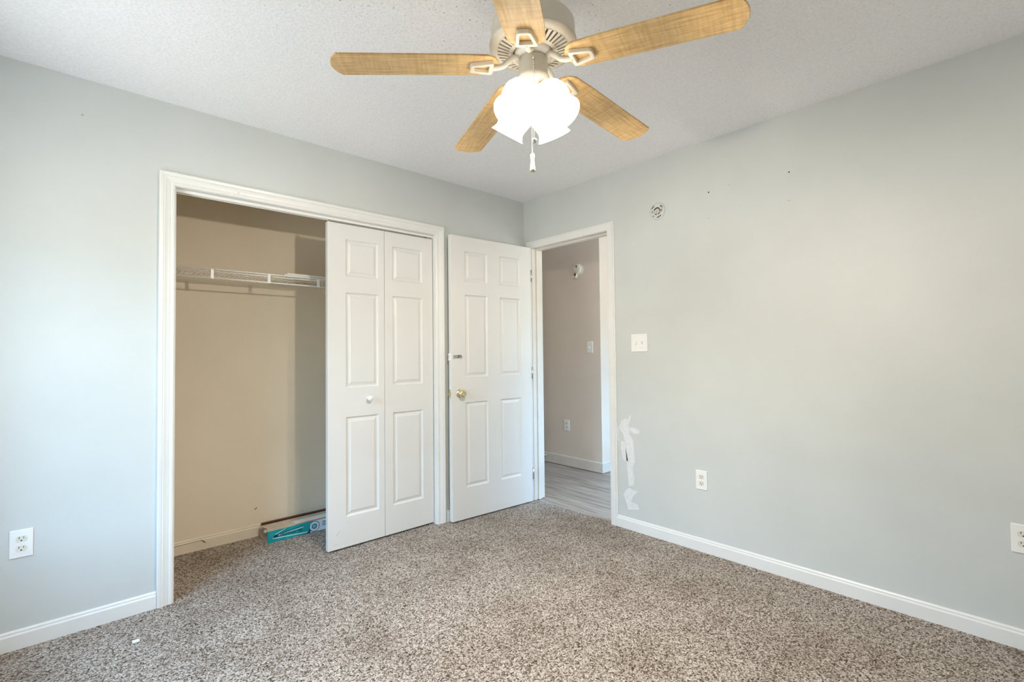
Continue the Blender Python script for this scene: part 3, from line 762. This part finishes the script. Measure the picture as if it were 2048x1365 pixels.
# door stop bumper on the hall baseboard
bm = N(); RY = Matrix.Rotation(-math.pi/2, 4, 'Y')
lathe(bm, [(0, 0), (0.012, 0), (0.012, 0.006), (0.006, 0.010), (0.006, 0.040), (0.009, 0.042), (0.009, 0.055), (0, 0.055)], 16, Matrix.Translation((HX-0.013, 0.80, 0.072)) @ RY)
o = obj('door_stop', bm, M['almond']); tag(o, 'small stub door stop on the hall baseboard', 'door stop')

# ------------------------------------------------------------------ marks on the walls
def patch(poly, x=-0.0009):
    bm = N(); a = [bm.verts.new((x, y, z)) for y, z in poly]; b = [bm.verts.new((0.0004, y, z)) for y, z in poly]
    n = len(poly); bm.faces.new(a); bm.faces.new(b[::-1])
    for i in range(n): bm.faces.new((a[i], b[i], b[(i+1) % n], a[(i+1) % n]))
    return bm
def pp(px, py):                            # photo pixel on the east wall
    d = fw+cr*((px-1024)/FPX)+cu*((682.5-py)/FPX); q = Vector(CAM)+d*(-CAM[0]/d.x); return (q.y, q.z)
SPK = [[(1243, 842), (1250, 838), (1257, 839), (1258, 832), (1262, 830), (1261, 840), (1257, 849), (1258, 858), (1260, 870), (1266, 882), (1268, 900), (1270, 925), (1267, 930), (1266, 945), (1269, 955), (1267, 972),
        (1258, 973), (1255, 945), (1254, 928), (1252, 905), (1250, 885), (1246, 868), (1238, 856)],
       [(1231, 856), (1235, 852), (1238, 862), (1236, 874), (1240, 882), (1233, 880), (1230, 874)],
       [(1259, 855), (1270, 857), (1279, 862), (1278, 869), (1268, 868), (1260, 862)],
       [(1242, 882), (1249, 884), (1253, 905), (1256, 922), (1249, 924), (1245, 915), (1242, 898)],
       [(1258, 976), (1264, 980), (1276, 984), (1268, 992), (1262, 1004), (1275, 1010), (1279, 1020), (1257, 1020), (1252, 1003), (1247, 990), (1251, 981)]]
bm = N()
for poly in SPK:
    b2 = patch([pp(*q) for q in poly]); me = bpy.data.meshes.new('tmp'); b2.to_mesh(me); b2.free(); bm.from_mesh(me); bpy.data.meshes.remove(me)
o = obj('spackle_patch', bm, M['spackle'], wall_e); o['label'] = 'smeared white spackle beside the doorway'
for px, py, r in ((1417, 385, 0.0045), (1458, 369.5, 0.003), (1578, 344.5, 0.004), (1576, 401.5, 0.003), (1580, 401, 0.003), (1417, 436, 0.0035), (1298, 691, 0.003)):
    y, z = pp(px, py); bm = N(); lathe(bm, [(0, 0.0), (r, 0.0), (r*0.8, -0.0012), (0, -0.0014)], 10, Matrix.Translation((0, y, z)) @ Matrix.Rotation(math.pi/2, 4, 'Y'))
    obj('nail_hole', bm, M['dark'] if r > 0.0036 else M['cardboard'], wall_e)
bm = N(); lathe(bm, [(0, 0.0), (0.005, 0.0), (0.004, 0.0012), (0, 0.0014)], 10, Matrix.Translation((-2.744, 0, 2.275)) @ RX)
obj('nail_hole', bm, M['cardboard'], wall_n)
bm = N(); bx(bm, (-2.575, -0.290, 0.0), (-2.550, -0.270, 0.004))
o = obj('paint_chip', bm, M['plate'], None, 0.001, 1); o.rotation_euler = (0, 0, 0); tag(o, 'tiny white chip lying on the carpet near the left baseboard', 'chip')
bm = N(); tube(bm, [(-1.868, CB-0.0006, 0.175), (-1.852, CB-0.0006, 0.186)], 0.0022, 6); obj('scuff', bm, M['stick'], wall_cb)

def pa(px, py, y):                         # photo pixel on a plane parallel to the closet wall
    d = fw+cr*((px-1024)/FPX)+cu*((682.5-py)/FPX); q = Vector(CAM)+d*((y-CAM[1])/d.y); return (q.x, q.z)
for px, py, r in ((359, 345.5, 0.0022), (379, 350, 0.0026), (477, 386.5, 0.0028)):
    x, z = pa(px, py, -0.0175); bm = N(); lathe(bm, [(0, 0.0), (r, 0.0), (r*0.8, 0.0012), (0, 0.0014)], 10, Matrix.Translation((x, -0.0160, z)) @ RX)
    obj('nail_hole', bm, M['cardboard'], trim1)
bm = N()
tube(bm, [(0.050, -0.0001, 0.086), (0.075, -0.0001, 0.106)], [0.0006, 0.0011], 5); tube(bm, [(0.035, -0.0001, 0.030), (0.058, -0.0001, 0.034)], 0.0006, 5)
tube(bm, [(0.115, -0.0001, 0.150), (0.135, -0.0001, 0.151)], 0.0006, 5)
obj('scuff', bm, M['chrome'], l1)
